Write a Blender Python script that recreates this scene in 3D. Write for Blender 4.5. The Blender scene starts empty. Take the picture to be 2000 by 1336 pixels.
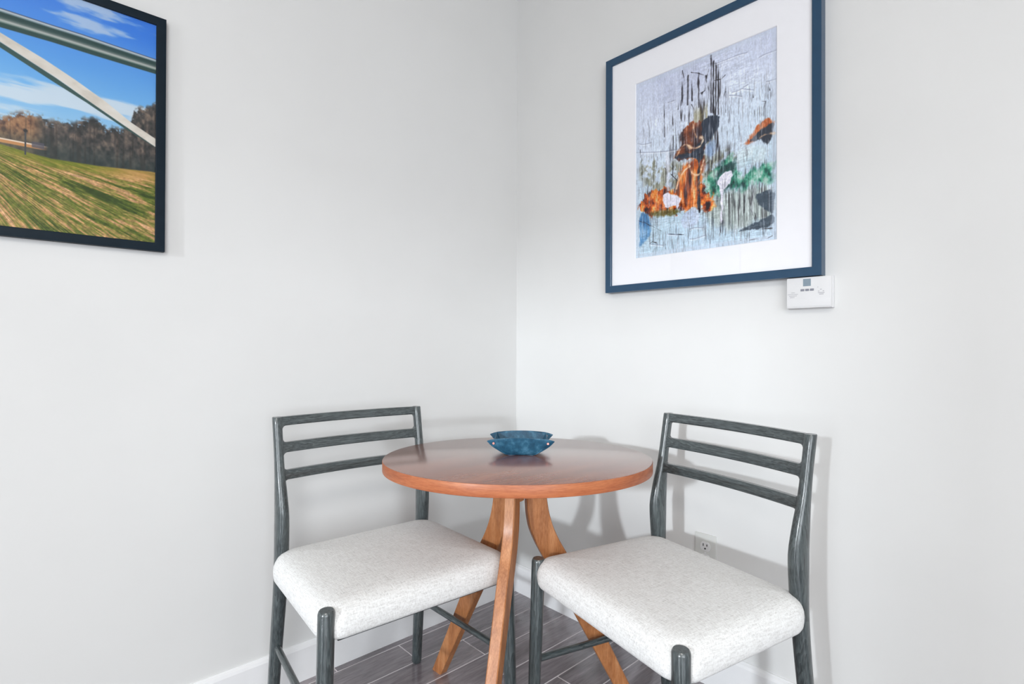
import bpy, bmesh, math, json
import numpy as np
from mathutils import Vector, Matrix
S = bpy.context.scene
COL = S.collection

# ------------------------------------------------------------------ camera
def make_camera():
    yaw, pitch, roll = math.radians(47.074), math.radians(0.348), math.radians(0.1986)
    d = Vector((math.cos(yaw)*math.cos(pitch), math.sin(yaw)*math.cos(pitch), math.sin(pitch)))
    r = Vector((math.sin(yaw), -math.cos(yaw), 0)); u = r.cross(d)
    r2 = r*math.cos(roll) + u*math.sin(roll); u2 = -r*math.sin(roll) + u*math.cos(roll)
    cd = bpy.data.cameras.new('camera'); co = bpy.data.objects.new('camera', cd); COL.objects.link(co)
    cd.sensor_width = 36; cd.lens = 1052.91/2000*36; cd.clip_start = 0.05
    M = Matrix((r2, u2, -d)).transposed().to_4x4(); M.translation = Vector((-1.6, -1.6923, 1.05))
    co.matrix_world = M
    S.camera = co
make_camera()

# tuned constants
EXPO = 0.05
KEY = 38
W1 = 29
BACK_FILL = 108
TOP_FILL = 40
WY0 = -2.28
WY1 = -1.5
WZ1 = 2.02
WALLC = (218, 218, 217)
TRIMC = (235, 235, 236)
CH_D = (32, 39, 41)
CH_M = (56, 65, 68)
CH_L = (84, 93, 94)
FL_D = (82, 74, 79)
FL_M = (122, 115, 120)
FL_L = (176, 169, 173)
SEAM_GLINT = (205, 198, 200)
TRX = -.517
TRY = -.568
FRL = (4, 24, 36)
FRR = (20, 62, 92)
MATC = (240, 240, 244)

# ------------------------------------------------------------------ world, lights, exposure
S.view_settings.view_transform = 'Standard'
S.view_settings.look = 'None'
S.view_settings.gamma = 1
S.view_settings.use_curve_mapping = False
S.view_settings.exposure = EXPO
w = bpy.data.worlds.new('sky'); S.world = w; w.use_nodes = True
bg = w.node_tree.nodes['Background']; bg.inputs[0].default_value = (0.75, 0.87, 1.0, 1); bg.inputs[1].default_value = 1.0

def area(name, loc, target, sx, sy, power, color, spread=180):
    ld = bpy.data.lights.new(name, 'AREA'); ld.shape = 'RECTANGLE'; ld.size = sx; ld.size_y = sy
    ld.energy = power; ld.color = color; ld.spread = math.radians(spread)
    o = bpy.data.objects.new(name, ld); COL.objects.link(o); o.location = loc
    o.rotation_euler = (Vector(target)-Vector(loc)).to_track_quat('-Z', 'Y').to_euler()
    return o
# low hazy daylight that comes in through window_1 and draws the shadows
area('low_daylight', (-9.0, -2.8, 2.35), (-0.4, -0.7, 0.8), 0.30, 0.30, KEY, (0.88, 0.945, 1.0), 60)
# sky light at window_1, then an added fill behind the camera
area('window_1_skylight', (-5.5, -1.89, 1.15), (0, -1.89, 1.1), 0.70, 1.7, W1, (0.90, 0.95, 1.0))
area('back_fill', (-3.3, -4.9, 1.45), (-1.4, 0, 1.0), 2.7, 2.0, BACK_FILL, (0.91, 0.955, 1.0))
# added overhead fill that lifts seats and tabletop, no known fitting
area('overhead_fill', (-2.6, -2.6, 2.62), (-2.6, -2.6, 0), 0.9, 0.9, TOP_FILL, (1.0, 0.965, 0.92))

# ------------------------------------------------------------------ helpers
def lin(c):
    c = np.asarray(c, float)/255.0
    return np.where(c <= 0.04045, c/12.92, ((c+0.055)/1.055)**2.4)
def L4(*c): return tuple(float(v) for v in lin(c)) + (1.0,)

def link(name, me, m=None, parent=None, smooth=False):
    o = bpy.data.objects.new(name, me); COL.objects.link(o)
    if m:
        for mm in (m if isinstance(m, (list, tuple)) else [m]): me.materials.append(mm)
    if parent: o.parent = parent
    if smooth:
        me.shade_smooth() if hasattr(me, 'shade_smooth') else [setattr(p, 'use_smooth', True) for p in me.polygons]
    return o
def obj(name, bm, m=None, parent=None, smooth=False, angle=None):
    bmesh.ops.recalc_face_normals(bm, faces=bm.faces[:])
    if angle is not None:
        for f in bm.faces: f.smooth = True
        for e in bm.edges:
            if len(e.link_faces) == 2 and e.calc_face_angle(0) > math.radians(angle): e.smooth = False
    me = bpy.data.meshes.new(name); bm.to_mesh(me); bm.free()
    return link(name, me, m, parent, smooth)
def thing(name, loc, label, cat, rz=0, group=None):
    o = bpy.data.objects.new(name, None); COL.objects.link(o); o.location = loc; o.rotation_euler = (0, 0, rz)
    o.empty_display_size = 0.1
    tag(o, label, cat, group); return o
def tag(o, label, cat, group=None):
    o['label'] = label; o['category'] = cat
    if group: o['group'] = group
def struct(o): o['kind'] = 'structure'; return o

def box(bm, x0, x1, y0, y1, z0, z1, bev=0, mi=0):
    vs = [bm.verts.new((x, y, z)) for z in (z0, z1) for y in (y0, y1) for x in (x0, x1)]
    fs = [bm.faces.new([vs[i] for i in q]) for q in ((0,1,3,2),(4,6,7,5),(0,4,5,1),(2,3,7,6),(0,2,6,4),(1,5,7,3))]
    for f in fs: f.material_index = mi
    bmesh.ops.recalc_face_normals(bm, faces=fs)
    if bev:
        es = list({e for f in fs for e in f.edges})
        bmesh.ops.bevel(bm, geom=es, offset=bev, segments=2, profile=0.7, affect='EDGES')
    return fs
def loft(bm, rings, cap=True):
    R = [[bm.verts.new(p) for p in r] for r in rings]; n = len(R[0])
    for a, b in zip(R, R[1:]):
        for i in range(n): bm.faces.new((a[i], a[(i+1) % n], b[(i+1) % n], b[i]))
    if cap: bm.faces.new(R[0][::-1]); bm.faces.new(R[-1])
def tube(bm, a, b, ra, rb, n=20):
    a, b = Vector(a), Vector(b); d = (b-a).normalized()
    x = d.orthogonal().normalized(); y = d.cross(x)
    loft(bm, [[c + x*r*math.cos(2*math.pi*i/n) + y*r*math.sin(2*math.pi*i/n) for i in range(n)] for c, r in ((a, ra), (b, rb))])
def pchip(xs, ys, x):
    # smooth monotone-ish interpolation (Catmull-Rom on a non uniform grid)
    xs = list(xs); ys = list(ys)
    if x <= xs[0]: return ys[0]
    if x >= xs[-1]: return ys[-1]
    i = max(k for k in range(len(xs)-1) if xs[k] <= x)
    def sl(k):
        if k == 0: return (ys[1]-ys[0])/(xs[1]-xs[0])
        if k == len(xs)-1: return (ys[-1]-ys[-2])/(xs[-1]-xs[-2])
        a = (ys[k]-ys[k-1])/(xs[k]-xs[k-1]); b = (ys[k+1]-ys[k])/(xs[k+1]-xs[k])
        return 0 if a*b <= 0 else 2*a*b/(a+b)
    h = xs[i+1]-xs[i]; t = (x-xs[i])/h; m0, m1 = sl(i)*h, sl(i+1)*h
    return (2*t**3-3*t*t+1)*ys[i] + (t**3-2*t*t+t)*m0 + (-2*t**3+3*t*t)*ys[i+1] + (t**3-t*t)*m1

# ------------------------------------------------------------------ materials
class NT:
    def __init__(s, name, rough=0.5, base=(200, 200, 200), spec=0.5, metal=0):
        s.m = bpy.data.materials.new(name); s.m.use_nodes = True; s.t = s.m.node_tree
        s.b = s.t.nodes['Principled BSDF']; s.b.inputs['Base Color'].default_value = L4(*base)
        s.b.inputs['Roughness'].default_value = rough; s.b.inputs['Specular IOR Level'].default_value = spec
        s.b.inputs['Metallic'].default_value = metal
    def n(s, t, **k):
        q = s.t.nodes.new(t)
        for a, v in k.items():
            if a.startswith('i_'): q.inputs[a[2:].replace('_', ' ')].default_value = v
            else: setattr(q, a, v)
        return q
    def l(s, a, b): s.t.links.new(a, b)
    def coords(s, scale=(1, 1, 1), rot=(0, 0, 0), kind='Object'):
        tc = s.n('ShaderNodeTexCoord'); mp = s.n('ShaderNodeMapping')
        mp.inputs['Scale'].default_value = scale; mp.inputs['Rotation'].default_value = rot
        s.l(tc.outputs[kind], mp.inputs['Vector']); return mp.outputs['Vector']
    def noise(s, vec, scale, detail=4, rough=0.55, dist=0):
        q = s.n('ShaderNodeTexNoise'); s.l(vec, q.inputs['Vector'])
        q.inputs['Scale'].default_value = scale; q.inputs['Detail'].default_value = detail
        q.inputs['Roughness'].default_value = rough; q.inputs['Distortion'].default_value = dist
        return q.outputs['Fac']
    def ramp(s, fac, stops):
        q = s.n('ShaderNodeValToRGB'); s.l(fac, q.inputs['Fac']); e = q.color_ramp.elements
        while len(e) < len(stops): e.new(0.5)
        for el, (p, c) in zip(e, stops): el.position = p; el.color = L4(*c)
        return q.outputs['Color']
    def fac(s, fac, a, b, c=0, d=1):
        q = s.n('ShaderNodeMapRange'); s.l(fac, q.inputs['Value'])
        for k, v in zip(('From Min', 'From Max', 'To Min', 'To Max'), (a, b, c, d)): q.inputs[k].default_value = v
        return q.outputs['Result']
    def mix(s, fac, a, b, blend='MIX'):
        q = s.n('ShaderNodeMix', data_type='RGBA', blend_type=blend)
        if isinstance(fac, (int, float)): q.inputs[0].default_value = fac
        else: s.l(fac, q.inputs[0])
        for i, v in ((6, a), (7, b)):
            if isinstance(v, tuple): q.inputs[i].default_value = v
            else: s.l(v, q.inputs[i])
        return q.outputs[2]
    def bump(s, h, strength, dist=0.001):
        q = s.n('ShaderNodeBump'); q.inputs['Strength'].default_value = strength; q.inputs['Distance'].default_value = dist
        s.l(h, q.inputs['Height']); s.l(q.outputs['Normal'], s.b.inputs['Normal'])
    def col(s, c): s.l(c, s.b.inputs['Base Color'])

def m_wall(name='wall_paint', c=WALLC):
    k = NT(name, 0.62, c, 0.35); v = k.coords()
    a = k.noise(v, 3.0, 3)
    k.col(k.ramp(k.fac(a, 0.3, 0.7), [(0, tuple(x-2 for x in c)), (1, tuple(min(255, x+1) for x in c))]))
    k.bump(k.noise(v, 260, 3), 0.10, 0.0006); return k.m
def m_plain(name, c, rough=0.5, spec=0.5, metal=0, var=3, sc=40):
    k = NT(name, rough, c, spec, metal); v = k.coords()
    k.col(k.ramp(k.fac(k.noise(v, sc, 3), 0.3, 0.7), [(0, tuple(max(0, x-var) for x in c)), (1, tuple(min(255, x+var) for x in c))]))
    return k.m
def m_chairwood(name='stained_ash', along='Z'):
    k = NT(name, 0.36, (60, 70, 74), 0.6)
    sc = {'Z': (1, 1, 0.07), 'X': (0.07, 1, 1), 'Y': (1, 0.07, 1)}[along]
    v = k.coords(sc)
    big = k.noise(v, 28, 3, 0.5, 1.2)
    q = k.n('ShaderNodeMath', operation='FRACT'); mul = k.n('ShaderNodeMath', operation='MULTIPLY'); mul.inputs[1].default_value = 9
    k.l(big, mul.inputs[0]); k.l(mul.outputs[0], q.inputs[0])
    fine = k.noise(v, 520, 3, 0.6)
    c1 = k.ramp(q.outputs[0], [(0, CH_D), (0.55, CH_M), (1, CH_L)])
    c2 = k.ramp(k.fac(fine, 0.42, 0.62), [(0, CH_D), (1, CH_L)])
    k.col(k.mix(0.5, c1, c2)); k.bump(fine, 0.25, 0.0006)
    k.b.inputs['Coat Weight'].default_value = 0.6; k.b.inputs['Coat Roughness'].default_value = 0.16
    return k.m
def m_walnut(name, scale, stops, rough=0.3, rot=(0, 0, 0), freq=12, coat=0.3, spec=0.5):
    k = NT(name, rough, (150, 95, 65), spec)
    v = k.coords(scale, rot)
    n1 = k.noise(v, freq, 5, 0.6, 0.8); n2 = k.noise(v, freq*14, 4, 0.65)
    c1 = k.ramp(k.fac(n1, 0.3, 0.72), [(0, stops[0]), (0.5, stops[1]), (1, stops[2])])
    c2 = k.ramp(k.fac(n2, 0.35, 0.65), [(0, stops[0]), (1, stops[2])])
    k.col(k.mix(0.35, c1, c2)); k.bump(n2, 0.06, 0.0004)
    k.b.inputs['Coat Weight'].default_value = coat; k.b.inputs['Coat Roughness'].default_value = 0.2
    return k.m
def m_linen(name='linen_upholstery'):
    k = NT(name, 0.95, (222, 219, 214), 0.2)
    a = k.noise(k.coords((1, 0.05, 0.3)), 700, 2, 0.6); b = k.noise(k.coords((0.05, 1, 1)), 700, 2, 0.6)
    s = k.noise(k.coords(), 220, 3, 0.6)
    m = k.n('ShaderNodeMath', operation='ADD'); k.l(a, m.inputs[0]); k.l(b, m.inputs[1])
    m2 = k.n('ShaderNodeMath', operation='ADD'); k.l(m.outputs[0], m2.inputs[0]); k.l(s, m2.inputs[1])
    f = k.fac(m2.outputs[0], 1.15, 1.85)
    k.col(k.ramp(f, [(0, (196, 195, 194)), (0.45, (219, 219, 218)), (1, (233, 234, 234))]))
    k.bump(m2.outputs[0], 0.5, 0.0008)
    k.b.inputs['Sheen Weight'].default_value = 0.15; return k.m
def m_floor():
    k = NT('floor_planks', 0.26, (100, 92, 94), 0.5); k.b.inputs['Coat Weight'].default_value = 1.0; k.b.inputs['Coat IOR'].default_value = 1.6; k.b.inputs['Coat Roughness'].default_value = 0.12
    at = k.n('ShaderNodeAttribute', attribute_name='plank'); v = k.coords((0.12, 1, 1))
    off = k.n('ShaderNodeVectorMath', operation='ADD'); k.l(v, off.inputs[0]); sc = k.n('ShaderNodeVectorMath', operation='SCALE')
    k.l(at.outputs['Vector'], sc.inputs[0]); sc.inputs['Scale'].default_value = 7; k.l(sc.outputs[0], off.inputs[1])
    n1 = k.noise(off.outputs[0], 14, 5, 0.6, 0.6); n2 = k.noise(off.outputs[0], 130, 4, 0.6)
    c1 = k.ramp(k.fac(n1, 0.3, 0.7), [(0, FL_D), (0.5, FL_M), (1, FL_L)])
    c2 = k.ramp(k.fac(n2, 0.35, 0.65), [(0, FL_D), (1, FL_L)])
    c = k.mix(0.3, c1, c2)
    hue = k.ramp(at.outputs['Fac'], [(0, (205, 200, 205)), (1, (255, 250, 248))])
    k.col(k.mix(1.0, c, hue, 'MULTIPLY'))
    k.l(k.fac(n1, 0.3, 0.7, 0.16, 0.32), k.b.inputs['Roughness'])
    k.bump(n1, 0.12, 0.0015); return k.m
def m_leather():
    k = NT('blue_leather', 0.5, (45, 95, 125), 0.4); v = k.coords()
    a = k.noise(v, 45, 4, 0.6); b = k.noise(v, 700, 3)
    k.col(k.ramp(k.fac(a, 0.3, 0.7), [(0, (16, 58, 82)), (0.5, (32, 82, 108)), (1, (68, 116, 142))]))
    k.bump(b, 0.2, 0.0006); return k.m
def m_glass():
    m = bpy.data.materials.new('picture_glass'); m.use_nodes = True; t = m.node_tree; t.nodes.clear()
    o = t.nodes.new('ShaderNodeOutputMaterial'); mx = t.nodes.new('ShaderNodeMixShader')
    tr = t.nodes.new('ShaderNodeBsdfTransparent'); gl = t.nodes.new('ShaderNodeBsdfGlossy'); gl.inputs['Roughness'].default_value = 0.01
    lw = t.nodes.new('ShaderNodeLayerWeight'); lw.inputs['Blend'].default_value = 0.5     # Facing = 1 - |cos|
    pw = t.nodes.new('ShaderNodeMath'); pw.operation = 'POWER'; pw.inputs[1].default_value = 5
    ma = t.nodes.new('ShaderNodeMath'); ma.operation = 'MULTIPLY_ADD'; ma.inputs[1].default_value = 0.95; ma.inputs[2].default_value = 0.022
    t.links.new(lw.outputs['Facing'], pw.inputs[0]); t.links.new(pw.outputs[0], ma.inputs[0])
    t.links.new(ma.outputs[0], mx.inputs[0]); t.links.new(tr.outputs[0], mx.inputs[1]); t.links.new(gl.outputs[0], mx.inputs[2])
    t.links.new(mx.outputs[0], o.inputs[0]); return m
def m_print(name, rough=0.5):
    k = NT(name, rough, (200, 200, 200), 0.2)
    at = k.n('ShaderNodeAttribute', attribute_name='ink'); k.col(at.outputs['Color']); return k.m

WALL = m_wall(); TRIM = m_plain('white_trim_paint', TRIMC, 0.35, 0.5, var=1)
CEIL = m_plain('ceiling_paint', (238, 232, 222), 0.8, 0.2, var=1)
CHZ = m_chairwood('stained_ash_upright', 'Z'); CHX = m_chairwood('stained_ash_rail', 'X'); CHY = m_chairwood('stained_ash_stretcher', 'Y')
LINEN = m_linen(); LEATHER = m_leather(); GLASS = m_glass()
COPPER = m_plain('copper_rivet', (225, 150, 140), 0.3, 0.5, 0.6, var=4)
PLASTIC = m_plain('white_plastic', (218, 218, 219), 0.4, 0.5, var=1)
DARK = m_plain('dark_slot', (35, 34, 36), 0.6, 0.3)
STEEL = m_plain('steel', (170, 170, 172), 0.35, 0.5, 1.0)

# ------------------------------------------------------------------ the room
def build_room():
    X0, Y0, H = -5.6, -5.0, 2.7
    def slab(name, *a, m=WALL):
        bm = bmesh.new(); box(bm, *a); return struct(obj(name, bm, m))
    slab('wall_left', X0-.1, 0.1, 0, 0.1, 0, H)
    slab('wall_right', 0, 0.1, Y0-.1, 0, 0, H)
    # far walls: opening of window_1, and one added for the back fill
    def wall_open(name, axis, pos, thick, lo, hi, a0, a1, z0, z1):
        bm = bmesh.new()
        for (p, q, r, s) in ((lo, a0, 0, H), (a1, hi, 0, H), (a0, a1, 0, z0), (a0, a1, z1, H)):
            if axis == 'x': box(bm, pos-thick, pos, p, q, r, s)
            else: box(bm, p, q, pos-thick, pos, r, s)
        return struct(obj(name, bm, WALL))
    wall_open('wall_side', 'x', X0, 0.1, Y0, 0, WY0, WY1, 0.25, WZ1)
    wall_open('wall_back', 'y', Y0, 0.1, X0, 0, -4.8, -1.85, 0.3, 2.4)
    slab('ceiling', X0-.1, 0.1, Y0-.1, 0.1, H, H+.1, m=CEIL)
    # window frames and panes
    def window(name, axis, pos, a0, a1, z0, z1):
        bm = bmesh.new(); t = 0.05
        def b(p, q, r, s):
            if axis == 'x': box(bm, pos-.08, pos-.02, p, q, r, s)
            else: box(bm, p, q, pos-.08, pos-.02, r, s)
        b(a0, a0+t, z0, z1); b(a1-t, a1, z0, z1); b(a0+t, a1-t, z0, z0+t); b(a0+t, a1-t, z1-t, z1)
        fr = struct(obj(name, bm, TRIM))
        bm = bmesh.new()
        if axis == 'x': box(bm, pos-.052, pos-.048, a0+t, a1-t, z0+t, z1-t)
        else: box(bm, a0+t, a1-t, pos-.052, pos-.048, z0+t, z1-t)
        obj('window_pane', bm, GLASS, fr)
    window('window_1', 'x', X0, WY0, WY1, 0.25, WZ1)
    window('added_window', 'y', Y0, -4.8, -1.85, 0.3, 2.4)  # unseen window, added to carry the fill light
    # baseboards with a stepped, bevelled top
    prof = [(0, 0), (0.014, 0), (0.014, 0.100), (0.011, 0.108), (0.006, 0.112), (0.004, 0.115), (0, 0.115)]
    for nm, ax in (('baseboard_left', 0), ('baseboard_right', 1)):
        bm = bmesh.new(); rings = []
        for t in (0.0, 1.0):
            ring = []
            for p, z in prof:
                if ax == 0: ring.append((X0 + (0-X0)*t, -p, z))
                else: ring.append((-p, Y0 + (-0.0-Y0)*t, z))
            rings.append(ring)
        loft(bm, rings); struct(obj(nm, bm, TRIM))
    # plank floor: bevelled boards running along the left wall, one mesh
    pw, ph = 0.1235, 0.0413
    rng = np.random.default_rng(7)
    bm = bmesh.new(); lay = bm.verts.layers.float_color.new('plank')
    rows = int((0-Y0)/pw)+2; g = 0.0008
    ends = {0: -0.6, 1: -0.414}
    for r in range(-1, rows):
        ya = -ph - pw*r; yb = max(Y0, ya-pw); ya = min(0, ya)
        if ya <= Y0: break
        x = 0.0; e0 = ends.get(r, -rng.uniform(0.2, 1.2)); cuts = [0.0, e0]
        while cuts[-1] > X0: cuts.append(max(X0, cuts[-1] - rng.uniform(0.75, 1.2)))
        for xa, xb in zip(cuts, cuts[1:]):
            v = float(rng.random()); v2 = float(rng.random())
            n0 = len(bm.verts)
            x0, x1, y0, y1 = xb+g, xa-g, yb+g, ya-g; c = 0.0012
            top = [bm.verts.new(p) for p in ((x0+c, y0+c, 0), (x1-c, y0+c, 0), (x1-c, y1-c, 0), (x0+c, y1-c, 0))]
            low = [bm.verts.new(p) for p in ((x0, y0, -c), (x1, y0, -c), (x1, y1, -c), (x0, y1, -c))]
            bm.faces.new(top).material_index = 0
            for i in range(4):
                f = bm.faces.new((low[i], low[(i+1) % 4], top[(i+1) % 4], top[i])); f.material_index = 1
            for q in top+low: q[lay] = (v, v2, v*v2, 1)
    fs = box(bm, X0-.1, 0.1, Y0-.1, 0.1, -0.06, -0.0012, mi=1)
    me = bpy.data.meshes.new('floor'); bm.normal_update(); bm.to_mesh(me); bm.free()
    SEAM = m_plain('floor_seam_glint', SEAM_GLINT, 0.35, 0.5)  # board bevels coloured pale to stand for the light they catch
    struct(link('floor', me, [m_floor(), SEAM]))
build_room()

# ------------------------------------------------------------------ dining chairs
def se_ring(cu, cv, z, a, b, n=28, p=2.3):
    out = []
    for i in range(n):
        t = 2*math.pi*i/n; c, s = math.cos(t), math.sin(t)
        out.append((cu + a*math.copysign(abs(c)**(2/p), c), cv + b*math.copysign(abs(s)**(2/p), s), z))
    return out
RZ = [0, .2, .42, .50, .575, .64, .70, .76, .8475]
RU = [.2282, .2235, .218, .2178, .218, .2185, .219, .2192, .2195]
RV = [0, .021, .043, .0485, .050, .042, .031, .021, .0055]
RA = [.0148, .0165, .0182, .0184, .0176, .0155, .0130, .0122, .0125]
RB = [.0148, .0165, .0190, .0235, .0280, .0235, .0165, .0140, .0140]
def chair_parts(t):
    # local frame: x = sitter's left (viewer's right), y = forward, z = up
    for s in (-1, 1):
        bm = bmesh.new(); rings = []
        zs = [0, .003] + [i*.8475/44 for i in range(1, 44)] + [.845, .8475]
        for z in zs:
            k = 0.88 if z in (0,) else (0.93 if z == .8475 else 1)
            rings.append(se_ring(s*pchip(RZ, RU, z), pchip(RZ, RV, z), z, pchip(RZ, RA, z)*k, pchip(RZ, RB, z)*k))
        loft(bm, rings); obj('rear_leg', bm, CHZ, t, angle=40)
        bm = bmesh.new(); rings = []
        for f, k in ((0, .86), (.01, 1), (.3, 1.08), (.6, 1.18), (.9, 1.22), (.985, 1.22), (.994, 1.14), (1, 1.0)):
            rings.append(se_ring(s*(.2571 + (.2447-.2571)*f), .4624 + (.4526-.4624)*f, .4882*f, .0148*k, .0148*k, p=2.0))
        loft(bm, rings); obj('front_leg', bm, CHZ, t, angle=40)
        bm = bmesh.new()
        tube(bm, (s*.2228, .035, .2202), (s*.2512, .446, .2202), .0085, .0095); obj('stretcher', bm, CHY, t, angle=40)
    # back rails, swept in a shallow curve and flared with fillets where they meet the posts
    for zt, zb in ((.8475, .8230), (.7770, .7500), (.7020, .6770)):
        bm = bmesh.new(); rings = []
        zc = (zt+zb)/2; hw = .2075; fr = .010
        us = [-.216, -.2085] + [-hw + fr*(1-math.cos(math.pi/2*i/6)) for i in range(1, 7)]
        us = sorted(set(us + [-u for u in us] + [i*.19/10 for i in range(-10, 11)]))
        for u in us:
            d = hw - abs(u); fl = 0.0
            if d < fr: dd = min(1, max(0, 1-d/fr)); fl = fr*(1-math.sqrt(max(0, 1-dd*dd)))*0.95
            zlo = zb - fl; zhi = zt + (fl if zt < .84 else 0)
            sag = .018*(1-(u/.21)**2)
            ring = []
            for z, k in ((zlo, 0), (zlo+.003, 1), ((zlo+zhi)/2, 1), (zhi-.003, 1), (zhi, 0)):
                v0 = pchip(RZ, RV, min(.8475, z)) - sag; ring.append((u, v0 + .0065 + (.002 if k else 0), z))
            for z, k in ((zhi, 0), (zhi-.003, 1), ((zlo+zhi)/2, 1), (zlo+.003, 1), (zlo, 0)):
                v0 = pchip(RZ, RV, min(.8475, z)) - sag; ring.append((u, v0 - .0055 - (.002 if k else 0), z))
            rings.append(ring)
        loft(bm, rings); obj('back_rail', bm, CHX, t, angle=35)
    # seat frame just under the cushion
    bm = bmesh.new(); box(bm, -.222, .222, .05, .4585, .4170, .4245, 0.002); obj('seat_frame', bm, CHX, t, angle=30)
    # cushion
    bm = bmesh.new(); HW, V0, V1 = .2635, .030, .472
    def outline(ins, z, n=12):
        pts = []; rf, rb = .058, .072
        for cu, cv, r0, a0 in ((HW-rf, V1-rf, rf, 0), (-(HW-rf), V1-rf, rf, 90), (-(HW-rb), V0+rb, rb, 180), (HW-rb, V0+rb, rb, 270)):
            rr = max(r0-ins, .004) ; ex = max(0, ins-(r0-.004))
            for i in range(n+1):
                a = math.radians(a0 + 90*i/n); x = cu + rr*math.cos(a); y = cv + rr*math.sin(a)
                x -= math.copysign(min(ex, abs(x)), x); y -= math.copysign(ex, y-(V0+V1)/2) if abs(y-(V0+V1)/2) > ex else 0
                # straight sides swell very slightly
                pts.append((x*(1-.05*(1-(y-V0)/(V1-V0))), y, z))
        # subdivide the long sides
        out = []
        for i, p in enumerate(pts):
            q = pts[(i+1) % len(pts)]; out.append(p)
            if (i+1) % (n+1) == 0:
                for k in range(1, 8): f = k/8; out.append(tuple(p[j]+(q[j]-p[j])*f for j in range(3)))
        return out
    layers = [(.030, .4215), (.010, .4215), (.006, .4232), (.002, .430), (.0005, .440), (0, .451), (.001, .460), (.0045, .470), (.010, .4790), (.018, .4860), (.030, .4915), (.045, .4950), (.065, .4975), (.09, .4995), (.12, .5010), (.15, .5020), (.19, .5025)]
    loft(bm, [outline(a, z) for a, z in layers])
    obj('seat_cushion', bm, LINEN, t, angle=60)
CH_GROUP = None
tl = thing('dining_chair', (-.8348, -.1516, 0), 'dark grey-green slatted-back dining chair against the left wall, its seat partly under the table', 'chair', math.radians(-93.514-90))
chair_parts(tl)
def duplicate(root, name):
    c = root.copy(); COL.objects.link(c)
    for ch in list(root.children):
        k = ch.copy(); COL.objects.link(k); k.parent = c
        for g in ch.children:
            h = g.copy(); COL.objects.link(h); h.parent = k
    return c
tr = duplicate(tl, 'dining_chair')
tr.location = (-.1904, -1.038, 0); tr.rotation_euler = (0, 0, math.radians(166.842-90))
tr['label'] = 'dark blue-grey slatted-back dining chair against the right wall, in front of the power outlet'
for c_ in (tl, tr): c_['group'] = 'dining chairs at the round table'

# ------------------------------------------------------------------ round pedestal table
TC = Vector((-.566, -.604, 0)); TH = .742
VA = math.radians(47.074)
table = thing('dining_table', TC, 'round walnut table on three splayed curved legs in the corner between two chairs', 'table')
def build_table():
    TOP = m_walnut('walnut_top', (0.10, 1, 1), ((102, 56, 40), (132, 78, 58), (154, 98, 74)), 0.26, (0, 0, -(VA-math.pi/2)), 16, 1.0)
    EDGE = m_walnut('walnut_edge', (0.6, 0.6, 6), ((128, 64, 36), (166, 90, 52), (190, 120, 76)), 0.45, (0, 0, 0), 5, 0.05)
    LEG = m_walnut('walnut_leg', (1, 1, 0.16), ((128, 74, 38), (170, 106, 58), (202, 144, 98)), 0.5, (0, 0, 0), 22, 0.12)
    bm = bmesh.new(); n = 160
    ax = Vector((math.sin(VA), -math.cos(VA), 0)); ay = Vector((math.cos(VA), math.sin(VA), 0))
    def ring(ins, z):
        return [ax*(.3685-ins)*math.cos(2*math.pi*i/n) + ay*(.3116-ins)*math.sin(2*math.pi*i/n) + Vector((0, 0, z)) for i in range(n)]
    R = [ring(.004, TH-.031), ring(.0005, TH-.0295), ring(0, TH-.028), ring(0, TH-.0025), ring(.0008, TH-.0008), ring(.0028, TH)]
    V = [[bm.verts.new(p) for p in r] for r in R]
    for j, (a, b) in enumerate(zip(V, V[1:])):
        for i in range(n):
            f = bm.faces.new((a[i], a[(i+1) % n], b[(i+1) % n], b[i])); f.material_index = 1 if j < 4 else 0
    bm.faces.new(V[0][::-1]).material_index = 1; bm.faces.new(V[-1]).material_index = 0
    obj('tabletop', bm, [TOP, EDGE], table, angle=30)
    zo = [0, .16, .295, .455, .508, .555, .60, .66, .711]; ro = [.370, .290, .2235, .148, .1175, .0975, .0865, .079, .075]
    zi = [0, .19, .325, .45, .505, .55, .60, .711]; ri = [.327, .2225, .148, .078, .049, .0325, .0255, .0215]
    for ang in (92, 212, 332):
        a = math.radians(ang); D = Vector((math.cos(a), math.sin(a), 0)); N = Vector((-math.sin(a), math.cos(a), 0))
        bm = bmesh.new(); rings = []; h = .0145; e = .0025
        for i in range(49):
            z = .711*i/48; o = pchip(zo, ro, z); q = pchip(zi, ri, z)
            rings.append([D*rr + N*nn + Vector((0, 0, z)) for rr, nn in ((o, -h+e), (o, h-e), (o-e, h), (q+e, h), (q, h-e), (q, -h+e), (q+e, -h), (o-e, -h))])
        loft(bm, rings); obj('leg', bm, LEG, table, angle=25)
    # hub block where the three boards meet
    bm = bmesh.new(); k = 6
    loft(bm, [[(.019*math.cos(2*math.pi*(i+.25)/k), .019*math.sin(2*math.pi*(i+.25)/k), z) for i in range(k)] for z in (.62, .711)])
    obj('leg_hub', bm, LEG, table, angle=25)
build_table()

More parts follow.
